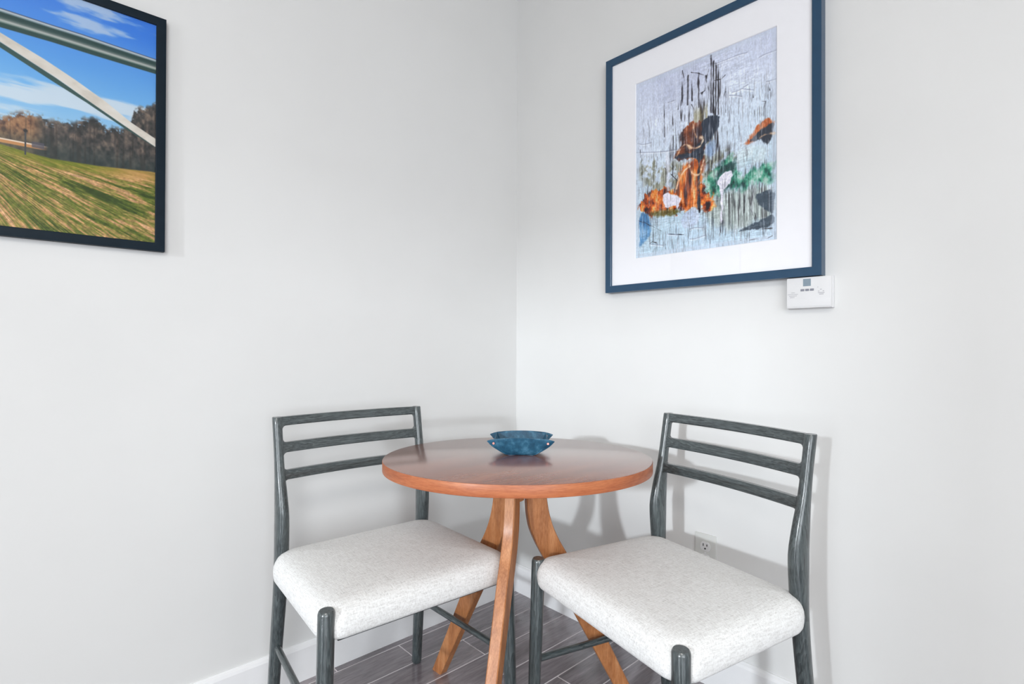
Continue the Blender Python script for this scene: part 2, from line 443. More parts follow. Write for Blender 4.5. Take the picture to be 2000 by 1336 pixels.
# ------------------------------------------------------------------ leather tray on the table
def build_tray():
    t = thing('leather_tray', (TRX, TRY, TH), 'blue leather catch-all tray with riveted pinched corners on the round wooden table', 'tray', VA-math.pi/2+math.radians(-2))
    bm = bmesh.new(); th = .0022
    zz = [0, .003, .009, .016, .028, .036, .0405, .0440, .0470, .0495]; hw = [.032, .043, .055, .066, .083, .0905, .0945, .0860, .0740, .050]
    def skin(rows):
        # rows of points -> closed sheet with thickness along the given normals
        A = [[bm.verts.new(p) for p, q in r] for r in rows]; B = [[bm.verts.new(q) for p, q in r] for r in rows]
        m, n = len(rows), len(rows[0])
        for a in range(m-1):
            for c in range(n-1):
                bm.faces.new((A[a][c], A[a][c+1], A[a+1][c+1], A[a+1][c])); bm.faces.new((B[a][c], B[a+1][c], B[a+1][c+1], B[a][c+1]))
        for a in range(m-1):
            for c in (0, n-1): bm.faces.new((A[a][c], A[a+1][c], B[a+1][c], B[a][c]))
        for c in range(n-1):
            for a in (0, m-1): bm.faces.new((A[a][c], A[a][c+1], B[a][c+1], B[a][c]))
    ns = 24
    for sg in (-1, 1):            # long walls: crescents that run out into pinched points
        rows = []
        for k in range(25):
            z = .0495*k/24; w = pchip(zz, hw, z); row = []
            for c in range(ns+1):
                s = -1+2*c/ns; x = w*s; lift = .0015*(1-s*s)*(z/.05)
                y = .046 + .019*(z/.05)**.6 - .004*max(0, abs(x)-.07)/.025 - .0025*(abs(s)**3)
                row.append(((x, sg*y, z+lift), (x, sg*(y+th), z+lift)))
            rows.append(row)
        skin(rows)
    for sg in (-1, 1):            # short walls curving up between them
        rows = []
        for k in range(21):
            t_ = k/20; x = .030 + .0455*t_**.75; z0 = .046*t_**1.7; row = []
            for c in range(17):
                q = -1+2*c/16; y = (.047+.0145*t_**.6)*q; z = z0 - .005*(1-q*q)*t_**3
                row.append(((sg*x, y, z+.0003), (sg*(x-th*.8), y, z+th*.7)))
            rows.append(row)
        skin(rows)
    skin([[((x, y, 0), (x, y, th)) for x in (-.034, -.01, .01, .034)] for y in (-.048, 0, .048)])
    obj('leather_body', bm, LEATHER, t, angle=50)
    for sx in (-1, 1):
        for sy in (-1, 1):
            bm = bmesh.new(); c = Vector((sx*.0755, sy*.0625, .0355))
            tube(bm, c + Vector((0, -.0035, 0)), c + Vector((0, .0035, 0)), .0030, .0030, 16)
            bmesh.ops.bevel(bm, geom=[e for e in bm.edges if e.calc_face_angle(0) > 1], offset=.0008, segments=2, affect='EDGES')
            obj('rivet', bm, COPPER, t, angle=40)
build_tray()

# ------------------------------------------------------------------ painted contents of the two framed sheets
ART = json.loads('''{"art":{"slate":[[0.518,0.334],[0.539,0.317],[0.632,0.326],[0.63,0.378],[0.603,0.421],[0.539,0.464],[0.532,0.507],[0.504,0.552],[0.495,0.589],[0.505,0.795],[0.491,0.773],[0.491,0.55],[0.469,0.514],[0.3,0.493],[0.324,0.473],[0.469,0.482],[0.522,0.429]],"brown":[[0.352,0.37],[0.38,0.347],[0.416,0.323],[0.496,0.322],[0.535,0.338],[0.539,0.433],[0.522,0.505],[0.469,0.507],[0.3,0.493],[0.324,0.459],[0.361,0.428],[0.352,0.4]],"plume":[[0.323,0.651],[0.36,0.591],[0.388,0.544],[0.469,0.514],[0.539,0.527],[0.521,0.619],[0.504,0.795],[0.468,0.77],[0.396,0.793],[0.36,0.709]],"ground":[[0.025,0.687],[0.108,0.63],[0.227,0.635],[0.323,0.664],[0.36,0.657],[0.504,0.641],[0.623,0.761],[0.59,0.8],[0.504,0.801],[0.468,0.77],[0.36,0.781],[0.256,0.774],[0.127,0.777],[0.107,0.754],[0.035,0.73]],"olivezone":[[0.037,0.465],[0.16,0.447],[0.267,0.488],[0.539,0.521],[0.737,0.523],[0.753,0.581],[0.539,0.647],[0.36,0.657],[0.108,0.63],[0.036,0.563]],"oliveedge":[[0.127,0.746],[0.369,0.766],[0.36,0.791],[0.117,0.779]],"green":[[0.504,0.641],[0.59,0.618],[0.656,0.581],[0.737,0.565],[0.753,0.635],[0.799,0.661],[0.905,0.639],[0.97,0.622],[0.981,0.676],[0.978,0.733],[0.83,0.726],[0.713,0.725],[0.623,0.73],[0.521,0.682]],"dropedge":[[0.607,0.646],[0.64,0.602],[0.721,0.574],[0.753,0.562],[0.764,0.589],[0.729,0.637],[0.689,0.614],[0.648,0.629],[0.623,0.668]],"rightorange":[[0.799,0.518],[0.83,0.494],[0.867,0.444],[0.933,0.421],[0.98,0.44],[0.962,0.465],[0.904,0.469],[0.875,0.51]],"rightslate":[[0.83,0.506],[0.897,0.468],[0.98,0.44],[0.98,0.475],[0.963,0.517],[0.948,0.548],[0.927,0.532],[0.919,0.508],[0.875,0.51]],"lowslate":[[0.875,0.775],[0.905,0.762],[0.981,0.759],[0.98,0.872],[0.971,0.873],[0.92,0.84],[0.883,0.817]],"tri":[[0.745,0.934],[0.853,0.908],[0.971,0.879],[0.98,0.886],[0.98,0.933],[0.83,0.938]],"woodgrey":[[0.539,0.711],[0.713,0.725],[0.83,0.726],[0.978,0.738],[0.98,0.886],[0.853,0.908],[0.745,0.934],[0.538,0.876]],"whitea":[[0.227,0.662],[0.275,0.666],[0.374,0.705],[0.36,0.729],[0.336,0.765],[0.323,0.736],[0.246,0.752],[0.222,0.702]],"whiteb":[[0.697,0.622],[0.729,0.637],[0.713,0.683],[0.673,0.707],[0.662,0.708],[0.66,0.878],[0.648,0.877],[0.644,0.702],[0.619,0.667],[0.648,0.635]],"leaf":[[0.464,0.763],[0.495,0.8],[0.503,0.839],[0.468,0.873],[0.396,0.878],[0.359,0.841],[0.387,0.792]],"cloud":[[0.753,0.55],[0.799,0.518],[0.89,0.525],[0.927,0.573],[0.941,0.616],[0.875,0.621],[0.799,0.631],[0.753,0.599]],"oval":[[0.548,0.466],[0.59,0.444],[0.619,0.456],[0.615,0.511],[0.59,0.531],[0.547,0.51]],"blue":[[0.029,0.75],[0.112,0.758],[0.117,0.824],[0.106,0.892],[0.044,0.931],[0.028,0.929]],"whitestrip":[[0.243,0.437],[0.277,0.443],[0.277,0.657],[0.256,0.653]]},"lines":{"heavy":[[[0.582,0.013],[0.583,0.137],[0.581,0.304]],[[0.597,0.047],[0.598,0.176],[0.597,0.308]],[[0.614,0.066],[0.615,0.302]],[[0.631,0.071],[0.632,0.323]],[[0.417,0.07],[0.415,0.221]],[[0.492,0.077],[0.494,0.255]],[[0.374,0.08],[0.372,0.21]],[[0.445,0.121],[0.445,0.207]],[[0.547,0.106],[0.54,0.178],[0.518,0.19]],[[0.518,0.19],[0.52,0.29]],[[0.502,0.501],[0.499,0.647],[0.502,0.801]],[[0.235,0.302],[0.237,0.355]]],"dark":[[[0.582,0.013],[0.583,0.137],[0.581,0.294]],[[0.597,0.047],[0.597,0.298]],[[0.614,0.059],[0.615,0.285]],[[0.63,0.071],[0.631,0.323]],[[0.417,0.07],[0.415,0.218]],[[0.374,0.029],[0.371,0.188]],[[0.375,0.029],[0.389,0.084]],[[0.445,0.099],[0.445,0.2]],[[0.492,0.077],[0.493,0.219]],[[0.44,0.058],[0.489,0.076],[0.547,0.106],[0.538,0.178]],[[0.567,0.077],[0.547,0.127],[0.566,0.185]],[[0.547,0.106],[0.566,0.161],[0.559,0.183]],[[0.604,0.146],[0.651,0.152],[0.678,0.139]],[[0.692,0.16],[0.66,0.282]],[[0.494,0.187],[0.538,0.181]],[[0.444,0.228],[0.469,0.277]],[[0.682,0.223],[0.68,0.328]],[[0.347,0.197],[0.342,0.229]],[[0.363,0.186],[0.36,0.229]],[[0.868,0.189],[0.857,0.298]],[[0.915,0.241],[0.911,0.292]],[[0.952,0.248],[0.956,0.291]],[[0.907,0.33],[0.932,0.337],[0.908,0.396]],[[0.87,0.252],[0.911,0.265]],[[0.236,0.169],[0.235,0.325]],[[0.235,0.325],[0.237,0.352]],[[0.038,0.382],[0.039,0.431]],[[0.305,0.502],[0.297,0.646]],[[0.179,0.451],[0.198,0.644]],[[0.351,0.563],[0.313,0.675]],[[0.539,0.54],[0.547,0.617]],[[0.59,0.518],[0.581,0.604]],[[0.648,0.542],[0.652,0.617]],[[0.705,0.529],[0.709,0.56]],[[0.768,0.722],[0.769,0.879]],[[0.838,0.739],[0.876,0.893]],[[0.86,0.737],[0.838,0.829],[0.876,0.905]],[[0.807,0.728],[0.8,0.847]],[[0.721,0.739],[0.725,0.874]],[[0.644,0.882],[0.648,0.926]],[[0.547,0.762],[0.606,0.759],[0.623,0.78]],[[0.228,0.514],[0.342,0.614]],[[0.133,0.62],[0.118,0.659]],[[0.024,0.785],[0.107,0.816],[0.216,0.867]],[[0.066,0.793],[0.127,0.832],[0.121,0.866]],[[0.09,0.925],[0.1,0.975],[0.126,0.97]],[[0.116,0.928],[0.141,0.917],[0.176,0.927]],[[0.245,0.941],[0.247,0.968]],[[0.274,0.89],[0.396,0.907]],[[0.784,0.972],[0.776,0.98],[0.792,0.979]],[[0.811,0.972],[0.819,0.985]],[[0.834,0.984],[0.876,0.982],[0.891,0.987]],[[0.902,0.986],[0.928,0.985],[0.942,0.988],[0.971,0.978]],[[0.868,0.94],[0.913,0.939],[0.971,0.943]]],"cream":[[[0.333,0.481],[0.361,0.441],[0.398,0.422],[0.452,0.464],[0.504,0.463],[0.532,0.431],[0.509,0.414]],[[0.456,0.332],[0.461,0.371],[0.478,0.404]],[[0.886,0.506],[0.919,0.493],[0.98,0.498]],[[0.53,0.538],[0.522,0.562],[0.504,0.61],[0.46,0.602],[0.433,0.571],[0.433,0.552]],[[0.433,0.552],[0.379,0.568],[0.342,0.627],[0.332,0.652]]],"crease":[[[0.604,0.062],[0.673,0.063],[0.749,0.062],[0.819,0.068]],[[0.894,0.115],[0.931,0.11],[0.995,0.112]],[[0.723,0.238],[0.776,0.24],[0.823,0.226]],[[0.705,0.249],[0.75,0.26],[0.785,0.274]],[[0.785,0.236],[0.819,0.25],[0.857,0.262]],[[0.263,0.172],[0.311,0.173]],[[0.936,0.244],[0.996,0.247]],[[0.017,0.343],[0.059,0.359],[0.13,0.363]],[[0.006,0.393],[0.229,0.434],[0.361,0.444]],[[0.432,0.882],[0.468,0.877],[0.53,0.887]],[[0.265,0.889],[0.34,0.901]],[[0.538,0.927],[0.468,0.938],[0.432,0.934]],[[0.126,0.929],[0.226,0.946]]]},"photo":{"beam_top":[[-0.348,0.137],[-0.299,0.141],[-0.21,0.145],[-0.153,0.145],[-0.082,0.15],[0.0,0.155]],"beam_bot":[[-0.347,0.226],[-0.298,0.217],[-0.21,0.216],[-0.133,0.22],[0.001,0.223]],"arch_top":[[-0.347,0.206],[-0.298,0.238],[-0.223,0.295],[-0.165,0.347],[-0.106,0.407],[-0.054,0.471],[0.001,0.522]],"arch_low":[[-0.347,0.241],[-0.298,0.275],[-0.202,0.359],[-0.126,0.435],[0.001,0.56]],"arch_dark":[[-0.347,0.265],[-0.298,0.297],[-0.202,0.382],[-0.143,0.432],[-0.07,0.502],[0.001,0.562]],"tree_top":[[-0.346,0.589],[-0.297,0.564],[-0.28,0.547],[-0.259,0.527],[-0.245,0.529],[-0.232,0.522],[-0.214,0.534],[-0.19,0.528],[-0.171,0.525],[-0.16,0.515],[-0.152,0.498],[-0.132,0.483],[-0.117,0.491],[-0.102,0.508],[-0.075,0.505],[-0.054,0.471],[-0.047,0.416],[-0.036,0.392],[-0.016,0.372],[0.002,0.353]],"tree_bot":[[-0.346,0.676],[-0.297,0.677],[-0.245,0.692],[-0.208,0.699],[-0.121,0.694],[-0.003,0.675]],"path":[[-0.346,0.672],[-0.297,0.671],[-0.262,0.672],[-0.227,0.671]],"vp":[[-0.414,0.641]],"cloudA":[[-0.183,0.015],[-0.154,0.015],[-0.114,0.03],[-0.072,0.033],[-0.061,0.06]],"cloudB":[[-0.298,0.409],[-0.246,0.451],[-0.172,0.453],[-0.112,0.422]]}}''')
def chaikin(P, closed, it=2):
    P = [tuple(p) for p in P]
    for _ in range(it):
        Q = [] if closed else [P[0]]; n = len(P)
        for i in range(n if closed else n-1):
            a, c = P[i], P[(i+1) % n]
            Q += [(a[0]*.75+c[0]*.25, a[1]*.75+c[1]*.25), (a[0]*.25+c[0]*.75, a[1]*.25+c[1]*.75)]
        if not closed: Q.append(P[-1])
        P = Q
    return P
for k_ in ART['art']: ART['art'][k_] = chaikin(ART['art'][k_], True, 1)
for k_ in ('cream', 'crease'): ART['lines'][k_] = [chaikin(p, False, 2) for p in ART['lines'][k_]]
def vnoise(u, v, fx, fy, seed, octv=4, gain=.55):
    out = np.zeros_like(u); amp = 1; tot = 0
    for o in range(octv):
        rng = np.random.default_rng(seed*31+o); G = rng.random((257, 257))
        x = (u*fx*2**o) % 256; y = (v*fy*2**o) % 256
        xi = np.floor(x).astype(int); yi = np.floor(y).astype(int); xf = x-xi; yf = y-yi
        xf = xf*xf*(3-2*xf); yf = yf*yf*(3-2*yf)
        g = lambda a, b: G[b % 257, a % 257]
        out += amp*((g(xi, yi)*(1-xf)+g(xi+1, yi)*xf)*(1-yf) + (g(xi, yi+1)*(1-xf)+g(xi+1, yi+1)*xf)*yf)
        tot += amp; amp *= gain
    return out/tot
def sdpoly(u, v, P, asp=1.0):
    # signed distance (negative inside) in units of u
    P = np.array(P, float); n = len(P); d = np.full(u.shape, 1e9); ins = np.zeros(u.shape, bool)
    vv = v*asp; Q = P.copy(); Q[:, 1] *= asp
    for i in range(n):
        a = Q[i]; b = Q[(i+1) % n]; e = b-a; L = (e@e)+1e-12
        t = np.clip(((u-a[0])*e[0]+(vv-a[1])*e[1])/L, 0, 1)
        d = np.minimum(d, np.hypot(u-a[0]-e[0]*t, vv-a[1]-e[1]*t))
        c = ((a[1] > vv) != (b[1] > vv)); x = a[0] + (vv-a[1])*e[0]/(e[1] if e[1] else 1e-12)
        ins ^= c & (u < x)
    return np.where(ins, -d, d)
def sdline(u, v, P, asp=1.0):
    d = np.full(u.shape, 1e9); Q = np.array(P, float); Q[:, 1] *= asp; vv = v*asp
    for a, b in zip(Q, Q[1:]):
        e = b-a; t = np.clip(((u-a[0])*e[0]+(vv-a[1])*e[1])/((e@e)+1e-12), 0, 1)
        d = np.minimum(d, np.hypot(u-a[0]-e[0]*t, vv-a[1]-e[1]*t))
    return d
def ss(x, a, b): t = np.clip((x-a)/(b-a), 0, 1); return t*t*(3-2*t)
def over(img, mask, c):
    c = np.asarray(c, float); return img*(1-mask[..., None]) + (c if c.ndim == 3 else c[None, None])*mask[..., None]
def ramp3(t, cols):
    t = np.clip(t, 0, 1)*(len(cols)-1); i = np.minimum(t.astype(int), len(cols)-2); f = (t-i)[..., None]; C = np.array(cols, float)
    return C[i]*(1-f) + C[i+1]*f

def paint_abstract(nx, ny):
    u, v = np.meshgrid(np.linspace(0, 1, nx), np.linspace(0, 1, ny)); asp = .6054/.4707
    A = ART['art']; N = lambda fx, fy, s, o=4: vnoise(u, v, fx, fy, s, o)
    img = ramp3(v*1.0 + (N(3, 3, 1)-.5)*.5, [(196, 202, 222), (212, 220, 236), (206, 219, 234), (188, 210, 224), (196, 214, 230)])
    img += ((N(60, 3, 2)-.5)*22)[..., None] + ((N(10, 14, 3)-.5)*16)[..., None]
    def P(name, soft=.006, wob=.02, seed=11, fx=14, fy=14):
        return 1-ss(sdpoly(u, v, A[name], asp) + (N(fx, fy, seed)-.5)*wob*2 + (N(60, 40, seed+3, 3)-.5)*(.012+wob*.7), -soft, soft)
    streak = N(170, 7, 5, 3); streak2 = N(120, 9, 6, 3); blot = N(26, 26, 7, 5)
    # scratched vertical ink on the olive and grey woods
    m = P('olivezone', .04, .05, 12); img = over(img, m*ss(blot, .36, .56)*.9, ramp3(streak*1.5-.25, [(52, 52, 44), (140, 140, 118), (200, 204, 196)]))
    m = P('woodgrey', .03, .03, 13); img = over(img, m*.8, ramp3(streak*1.6-.3, [(66, 70, 68), (166, 176, 170), (214, 222, 218)]))
    ink = lambda x0, x1, y0, y1, s: ss(u, x0-.02, x0+.02)*(1-ss(u, x1-.02, x1+.02))*ss(v, y0-.04, y0+.03)*(1-ss(v, y1-.03, y1+.06))*s
    reg = np.zeros_like(u)
    for x0, x1, y0, y1, s in ((.56, .645, .15, .50, 1.5), (.42, .57, .24, .52, 1.0), (.28, .42, .26, .48, .95), (.82, .95, .26, .42, .45), (.08, .30, .62, .80, .55), (.05, .7, .86, .93, .28), (.64, .95, .60, .95, .5), (.55, .80, .48, .66, .45)):
        reg = np.maximum(reg, ink(x0, x1, y0, y1, s))
    img = over(img, np.clip(reg*(1-ss(streak2*.5+streak*.5, .34, .50))*1.35*ss(N(18, 12, 60, 3), .28, .52), 0, .88), (50, 46, 52))
    img = over(img, ink(.44, .60, .27, .52, .55)*ss(N(40, 6, 8), .45, .6), (158, 146, 96))
    g = ramp3(N(30, 24, 21, 5)*2.2-.6, [(18, 62, 58), (34, 112, 92), (88, 168, 140), (176, 206, 196)])
    img = over(img, P('green', .02, .05, 22)*.92, g)
    img = over(img, P('ground', .012, .05, 23, 30, 30), ramp3(N(34, 26, 24, 5)*2-.55, [(44, 24, 30), (112, 50, 30), (196, 92, 34), (226, 132, 56), (222, 186, 120)]))
    img = over(img, P('oliveedge', .012, .02, 25)*.85, ramp3(streak, [(70, 66, 30), (140, 134, 62)]))
    img = over(img, P('plume', .02, .04, 26), ramp3(N(30, 10, 27, 5)*1.5-.25 + ss(v, .62, .8)*.25, [(52, 34, 44), (84, 52, 50), (150, 74, 44), (226, 124, 52), (238, 196, 140)]))
    img = over(img, P('brown', .008, .035, 28, 20, 20), ramp3(N(16, 12, 29, 4)*1.1-.3 + np.exp(-((u-.475)/.05)**2)*ss(v, .46, .50)*(1-ss(v, .56, .62))*.6, [(44, 36, 46), (84, 56, 54), (160, 88, 52), (226, 150, 92), (246, 214, 178)]))
    img = over(img, P('slate', .006, .02, 30, 20, 20), ramp3(N(40, 5, 31), [(36, 46, 62), (66, 76, 92)]))
    img = over(img, P('dropedge', .012, .02, 32)*.85, (26, 62, 66))
    img = over(img, P('rightorange', .008, .02, 33), ramp3(N(30, 20, 34)*1.4-.2, [(110, 58, 44), (190, 104, 60), (214, 150, 112)]))
    img = over(img, P('rightslate', .006, .012, 35), (58, 64, 76))
    img = over(img, P('cloud', .02, .03, 36), ramp3(N(9, 9, 37), [(150, 184, 204), (206, 222, 230), (222, 232, 238)]))
    img = over(img, P('oval', .012, .01, 38)*.8, ramp3(N(14, 14, 39), [(126, 156, 196), (190, 206, 228)]))
    for nm in ('lowslate', 'tri'): img = over(img, P(nm, .005, .008, 40), ramp3(N(20, 20, 41), [(62, 78, 92), (86, 98, 110)]))
    img = over(img, P('blue', .012, .02, 42), ramp3(N(14, 14, 43), [(44, 92, 140), (96, 146, 190), (168, 196, 220)]))
    img = over(img, P('leaf', .006, .006, 44)*.95, ramp3(N(12, 20, 45), [(182, 196, 220), (208, 218, 232)]))
    img = over(img, P('whitestrip', .01, .006, 46)*.85, (222, 226, 238))
    for nm in ('whitea', 'whiteb'): img = over(img, P(nm, .005, .008, 47), (228, 226, 240))
    for i, p in enumerate(ART['lines']['dark']):
        d = sdline(u, v, p, asp) + (N(30, 30, 50+i, 2)-.5)*.006
        img = over(img, (1-ss(d, .0006, .0038))*ss(N(26, 26, 80+i % 7, 3), .25, .75)*.95, (40, 38, 46))
    fine = N(190, 16, 120, 3); img = over(img, ss(fine, .60, .74)*.35*ss(v, .1, .3), (60, 58, 66)); img = over(img, ss(N(170, 12, 121, 3), .60, .74)*.35, (232, 236, 246))
    for i, p in enumerate(ART['lines']['heavy']):
        d = sdline(u, v, p, asp) + (N(60, 24, 150+i, 3)-.5)*.014
        img = over(img, (1-ss(d, .000, .0085))*ss(N(40, 14, 170+i, 3), .22, .6)*.9, (38, 34, 42))
    for p in ART['lines']['cream']:
        d = sdline(u, v, p, asp) + (N(26, 26, 91, 3)-.5)*.03
        img = over(img, (1-ss(d, .001, .013))*.8*ss(N(20, 20, 92, 3), .3, .55), (230, 190, 152)); img = over(img, (1-ss(d, -.004, .004))*.75, (250, 232, 208))
    for p in ART['lines']['crease']:
        img = over(img, (1-ss(sdline(u, v, p, asp), .001, .006))*.5, (140, 146, 168))
        img = over(img, (1-ss(sdline(u, v-.006, p, asp), .001, .005))*.5, (236, 240, 248))
    hgt = N(7, 30, 130, 5); em = np.clip(np.gradient(hgt, axis=0)*900, -1, 1); img = img + (em*ss(N(5, 5, 133, 2), .4, .65)*8)[..., None]
    img = img*(.90 + .20*N(150, 110, 131, 3))[..., None]
    img = (img-128)*1.12 + 124
    e = np.minimum(np.minimum(u, 1-u), np.minimum(v, 1-v)*asp)
    img = over(img, (1-ss(e, .028, .036))*.45, (200, 210, 226))
    return np.clip(img, 0, 255)

def poly_y(u, P):
    P = np.array(P); return np.interp(u, P[:, 0], P[:, 1])
def paint_landscape(nx, ny, W, Hh):
    # u in metres leftwards (0 at the right edge), v 0..1 downwards
    u, v = np.meshgrid(np.linspace(-W, 0, nx), np.linspace(0, 1, ny)); Q = ART['photo']
    N = lambda fx, fy, s, o=4: vnoise(u+3, v, fx, fy, s, o)
    def yy(P):
        P = np.array(P); y = np.interp(u, P[:, 0], P[:, 1])
        sl = (P[1, 1]-P[0, 1])/(P[1, 0]-P[0, 0]); L = .14 if abs(sl) > .5 else .001
        return np.where(u < P[0, 0], P[0, 1] - sl*L*(1-np.exp(np.minimum(0, u-P[0, 0])/L)), y)
    img = ramp3(v/.55 + (N(4, 3, 1)-.5)*.12, [(74, 136, 228), (88, 154, 236), (104, 172, 240), (130, 194, 246), (168, 214, 246)])
    img = over(img, ss(u, -.22, 0)*(1-ss(v, .05, .2))*.45, (32, 116, 224))
    cl = ss(N(7, 16, 2, 5) + (1-ss(np.abs(v-.045+ (u+.12)*-.15), .0, .10))*.25*ss(u, -.26, -.16), .60, .78)
    img = over(img, cl*(1-ss(v, .14, .2))*.8, (206, 222, 242))
    c2 = ss(N(6, 22, 3, 5) + (1-ss(np.abs(v-.455), .0, .12))*.34, .62, .86)*ss(v, .32, .4)
    img = over(img, c2*.85, (232, 242, 250))
    # trees
    tt = yy(Q['tree_top']); tb = np.maximum(yy(Q['tree_bot']), .676)
    tw = tt + (N(60, 1, 4, 3)-.5)*.035
    dens = ss(v-tw, -.012, .02)*ss(N(170, 90, 5, 3) + (v-tw)*9, .30, .62)
    tcol = ramp3(N(110, 44, 6, 5)*1.9-.45, [(34, 40, 44), (78, 74, 72), (134, 118, 106)])
    tan = ramp3(N(110, 44, 7, 5)*1.9-.45, [(84, 62, 54), (158, 118, 88), (196, 156, 118)])
    k = (1-ss(u, -.25, -.215))[..., None]; tcol = tcol*(1-k) + tan*k
    grn = ss(v, .58, .68)[..., None]*.6; tcol = tcol*(1-grn) + np.array((36, 56, 58.))*grn*1.0
    trunks = ss(N(220, 6, 8, 2), .58, .72)*ss(v-tt, .0, .04); tcol = tcol*(1-.35*trunks[..., None]) + np.array((40, 36, 36.))*.35*trunks[..., None]
    img = over(img, dens, tcol)
    # field seen fanning out from far left
    vu, vv = -.41, .640; ang = np.arctan2((v-vv)*Hh, u-vu); rad = np.hypot((v-vv)*Hh, u-vu)
    s1 = vnoise(ang+4, rad, 9, 6, 9, 4); s2 = vnoise(ang+4, rad, 60, 16, 10, 4)
    tansh = ss(ang, .78, 1.0)
    s3 = vnoise(ang+4, rad, 130, 40, 14, 3)
    f = ramp3((s1-.5)*1.0 + (s2-.5)*1.0 + (s3-.5)*.9 + .40 + tansh*.40 + (1-ss(v, .68, .75))*.05, [(58, 76, 30), (96, 110, 44), (140, 136, 72), (202, 158, 112), (232, 190, 152)])
    f = f*(.72 + .56*N(210, 150, 11, 3))[..., None]
    top = (1-ss(v, tb, tb+.06))[..., None]*.7*(1-ss(u, -.1, 0.0))[..., None]; f = f*(1-top) + np.array((128, 136, 40.))*top
    tr = ((1-ss(v, .69, .76))*ss(u, -.16, -.02))[..., None]*.7; f = f*(1-tr) + np.array((200, 156, 92.))*tr
    img = over(img, ss(v-tb, -.004, .004), f)
    # road and its pale edge at far left, small dark lamp post and shelter
    pth = (1-ss(np.abs(v-.662), .006, .010))*(1-ss(u, -.235, -.21)); img = over(img, pth, (204, 150, 100))
    pth = (1-ss(np.abs(v-.655), .0015, .004))*(1-ss(u, -.235, -.21)); img = over(img, pth, (244, 226, 206))
    post = (1-ss(np.abs(u+.254), .0012, .0022))*ss(v, .60, .605)*(1-ss(v, .70, .705)); img = over(img, post, (70, 74, 78))
    lamp = (1-ss(np.hypot(u+.254, (v-.605)*Hh), .003, .0045)); img = over(img, lamp, (32, 34, 40))
    sh = (1-ss(np.abs(u+.232), .010, .012))*(1-ss(np.abs(v-.655), .010, .014)); img = over(img, sh*.8, (84, 84, 98))
    # arch: pale top face, dark underside
    a, b, c = yy(Q['arch_top']), yy(Q['arch_low']), yy(Q['arch_dark'])
    px = .0025
    img = over(img, ss(v-b, -px, px)*(1-ss(v-c, -px, px)), (52, 84, 82))
    img = over(img, ss(v-a, -px, px)*(1-ss(v-b, -px, px)), ramp3(N(30, 30, 12, 4) - ss(v-a, 0, .04)*.0, [(206, 196, 184), (236, 230, 220), (246, 244, 240)]))
    # deck beam with its mouldings
    a, b = yy(Q['beam_top']), yy(Q['beam_bot']); t = np.clip((v-a)/(b-a), 0, 1)
    prof = np.array([(40, 46, 66), (214, 222, 230), (150, 168, 172), (30, 62, 64), (36, 68, 68), (42, 72, 72), (70, 94, 92), (120, 132, 130), (196, 200, 196), (150, 164, 158), (40, 74, 70), (38, 70, 68), (42, 74, 72), (38, 66, 64)], float)
    img = over(img, ss(v-a, -px, px)*(1-ss(v-b, -px, px)), ramp3(t, prof))
    g = img.mean(-1, keepdims=True); img = (g + (img-g)*1.12)*.90
    return np.clip(img, 0, 255)

def sheet(name, img, corner, ex, ey, parent, mat):
    # flat paper sheet: corner = top left seen from the room, ex to the right, ey downwards; grid carries the inks
    ny, nx = img.shape[:2]; c, ex, ey = (np.array(q, float) for q in (corner, ex, ey))
    s, t = np.meshgrid(np.linspace(0, 1, nx), np.linspace(0, 1, ny))
    P = (c + s[..., None]*ex + t[..., None]*ey).reshape(-1, 3)
    n = np.cross(ex, ey); n = n/np.linalg.norm(n)      # points into the wall
    back = np.array([c, c+ex, c+ex+ey, c+ey]) + n*.0015; nb = len(P)
    i = np.arange(nx*ny).reshape(ny, nx)
    F = np.stack([i[:-1, :-1], i[1:, :-1], i[1:, 1:], i[:-1, 1:]], -1).reshape(-1, 4)
    me = bpy.data.meshes.new(name)
    cs = [i[0, 0], i[0, -1], i[-1, -1], i[-1, 0]]
    F = np.vstack([F, [[nb, nb+1, nb+2, nb+3]]] + [[[cs[k], cs[(k+1) % 4], nb+(k+1) % 4, nb+k]] for k in range(4)])
    V = np.vstack([P, back])
    me.vertices.add(len(V)); me.vertices.foreach_set('co', V.ravel())
    me.loops.add(F.size); me.loops.foreach_set('vertex_index', F.ravel().astype(np.int32))
    me.polygons.add(len(F)); me.polygons.foreach_set('loop_start', np.arange(0, F.size, 4, dtype=np.int32))
    me.update(calc_edges=True)
    at = me.color_attributes.new('ink', 'FLOAT_COLOR', 'POINT')
    C = np.ones((len(V), 4), np.float32); C[:nb, :3] = lin(img.reshape(-1, 3)); C[nb:, :3] = .7
    at.data.foreach_set('color', C.ravel())
    return link(name, me, mat, parent)

# ------------------------------------------------------------------ framed pictures
def frame_bars(bm, A, B, wd, P):
    # A, B opposite corners in (s, t); P(s, t, d) -> world, d = distance off the wall. mitred moulding
    (s0, t0), (s1, t1) = A, B
    prof = [(0, 0), (0, 1), (.0015/wd, 1+.0), (1-.10, 1), (1-.03, .97), (1, .93), (1, 0)]
    cor = [((s0, t0), (1, 1)), ((s1, t0), (-1, 1)), ((s1, t1), (-1, -1)), ((s0, t1), (1, -1))]
    D = P(0, 0, 1) ; rings = []
    R = [[bm.verts.new(P.pt(c[0]+sg[0]*wd*k, c[1]+sg[1]*wd*k, P.depth*h)) for k, h in prof] for c, sg in cor]
    m = len(prof)
    for j in range(4):
        a, b = R[j], R[(j+1) % 4]
        for i in range(m): bm.faces.new((a[i], a[(i+1) % m], b[(i+1) % m], b[i]))
class Pl:
    def __init__(s, kind, depth): s.kind = kind; s.depth = depth
    def pt(s, a, b, d): return Vector((a, -d, b)) if s.kind == 'left' else Vector((-d, a, b))
    def __call__(s, a, b, d): return s.pt(a, b, d)

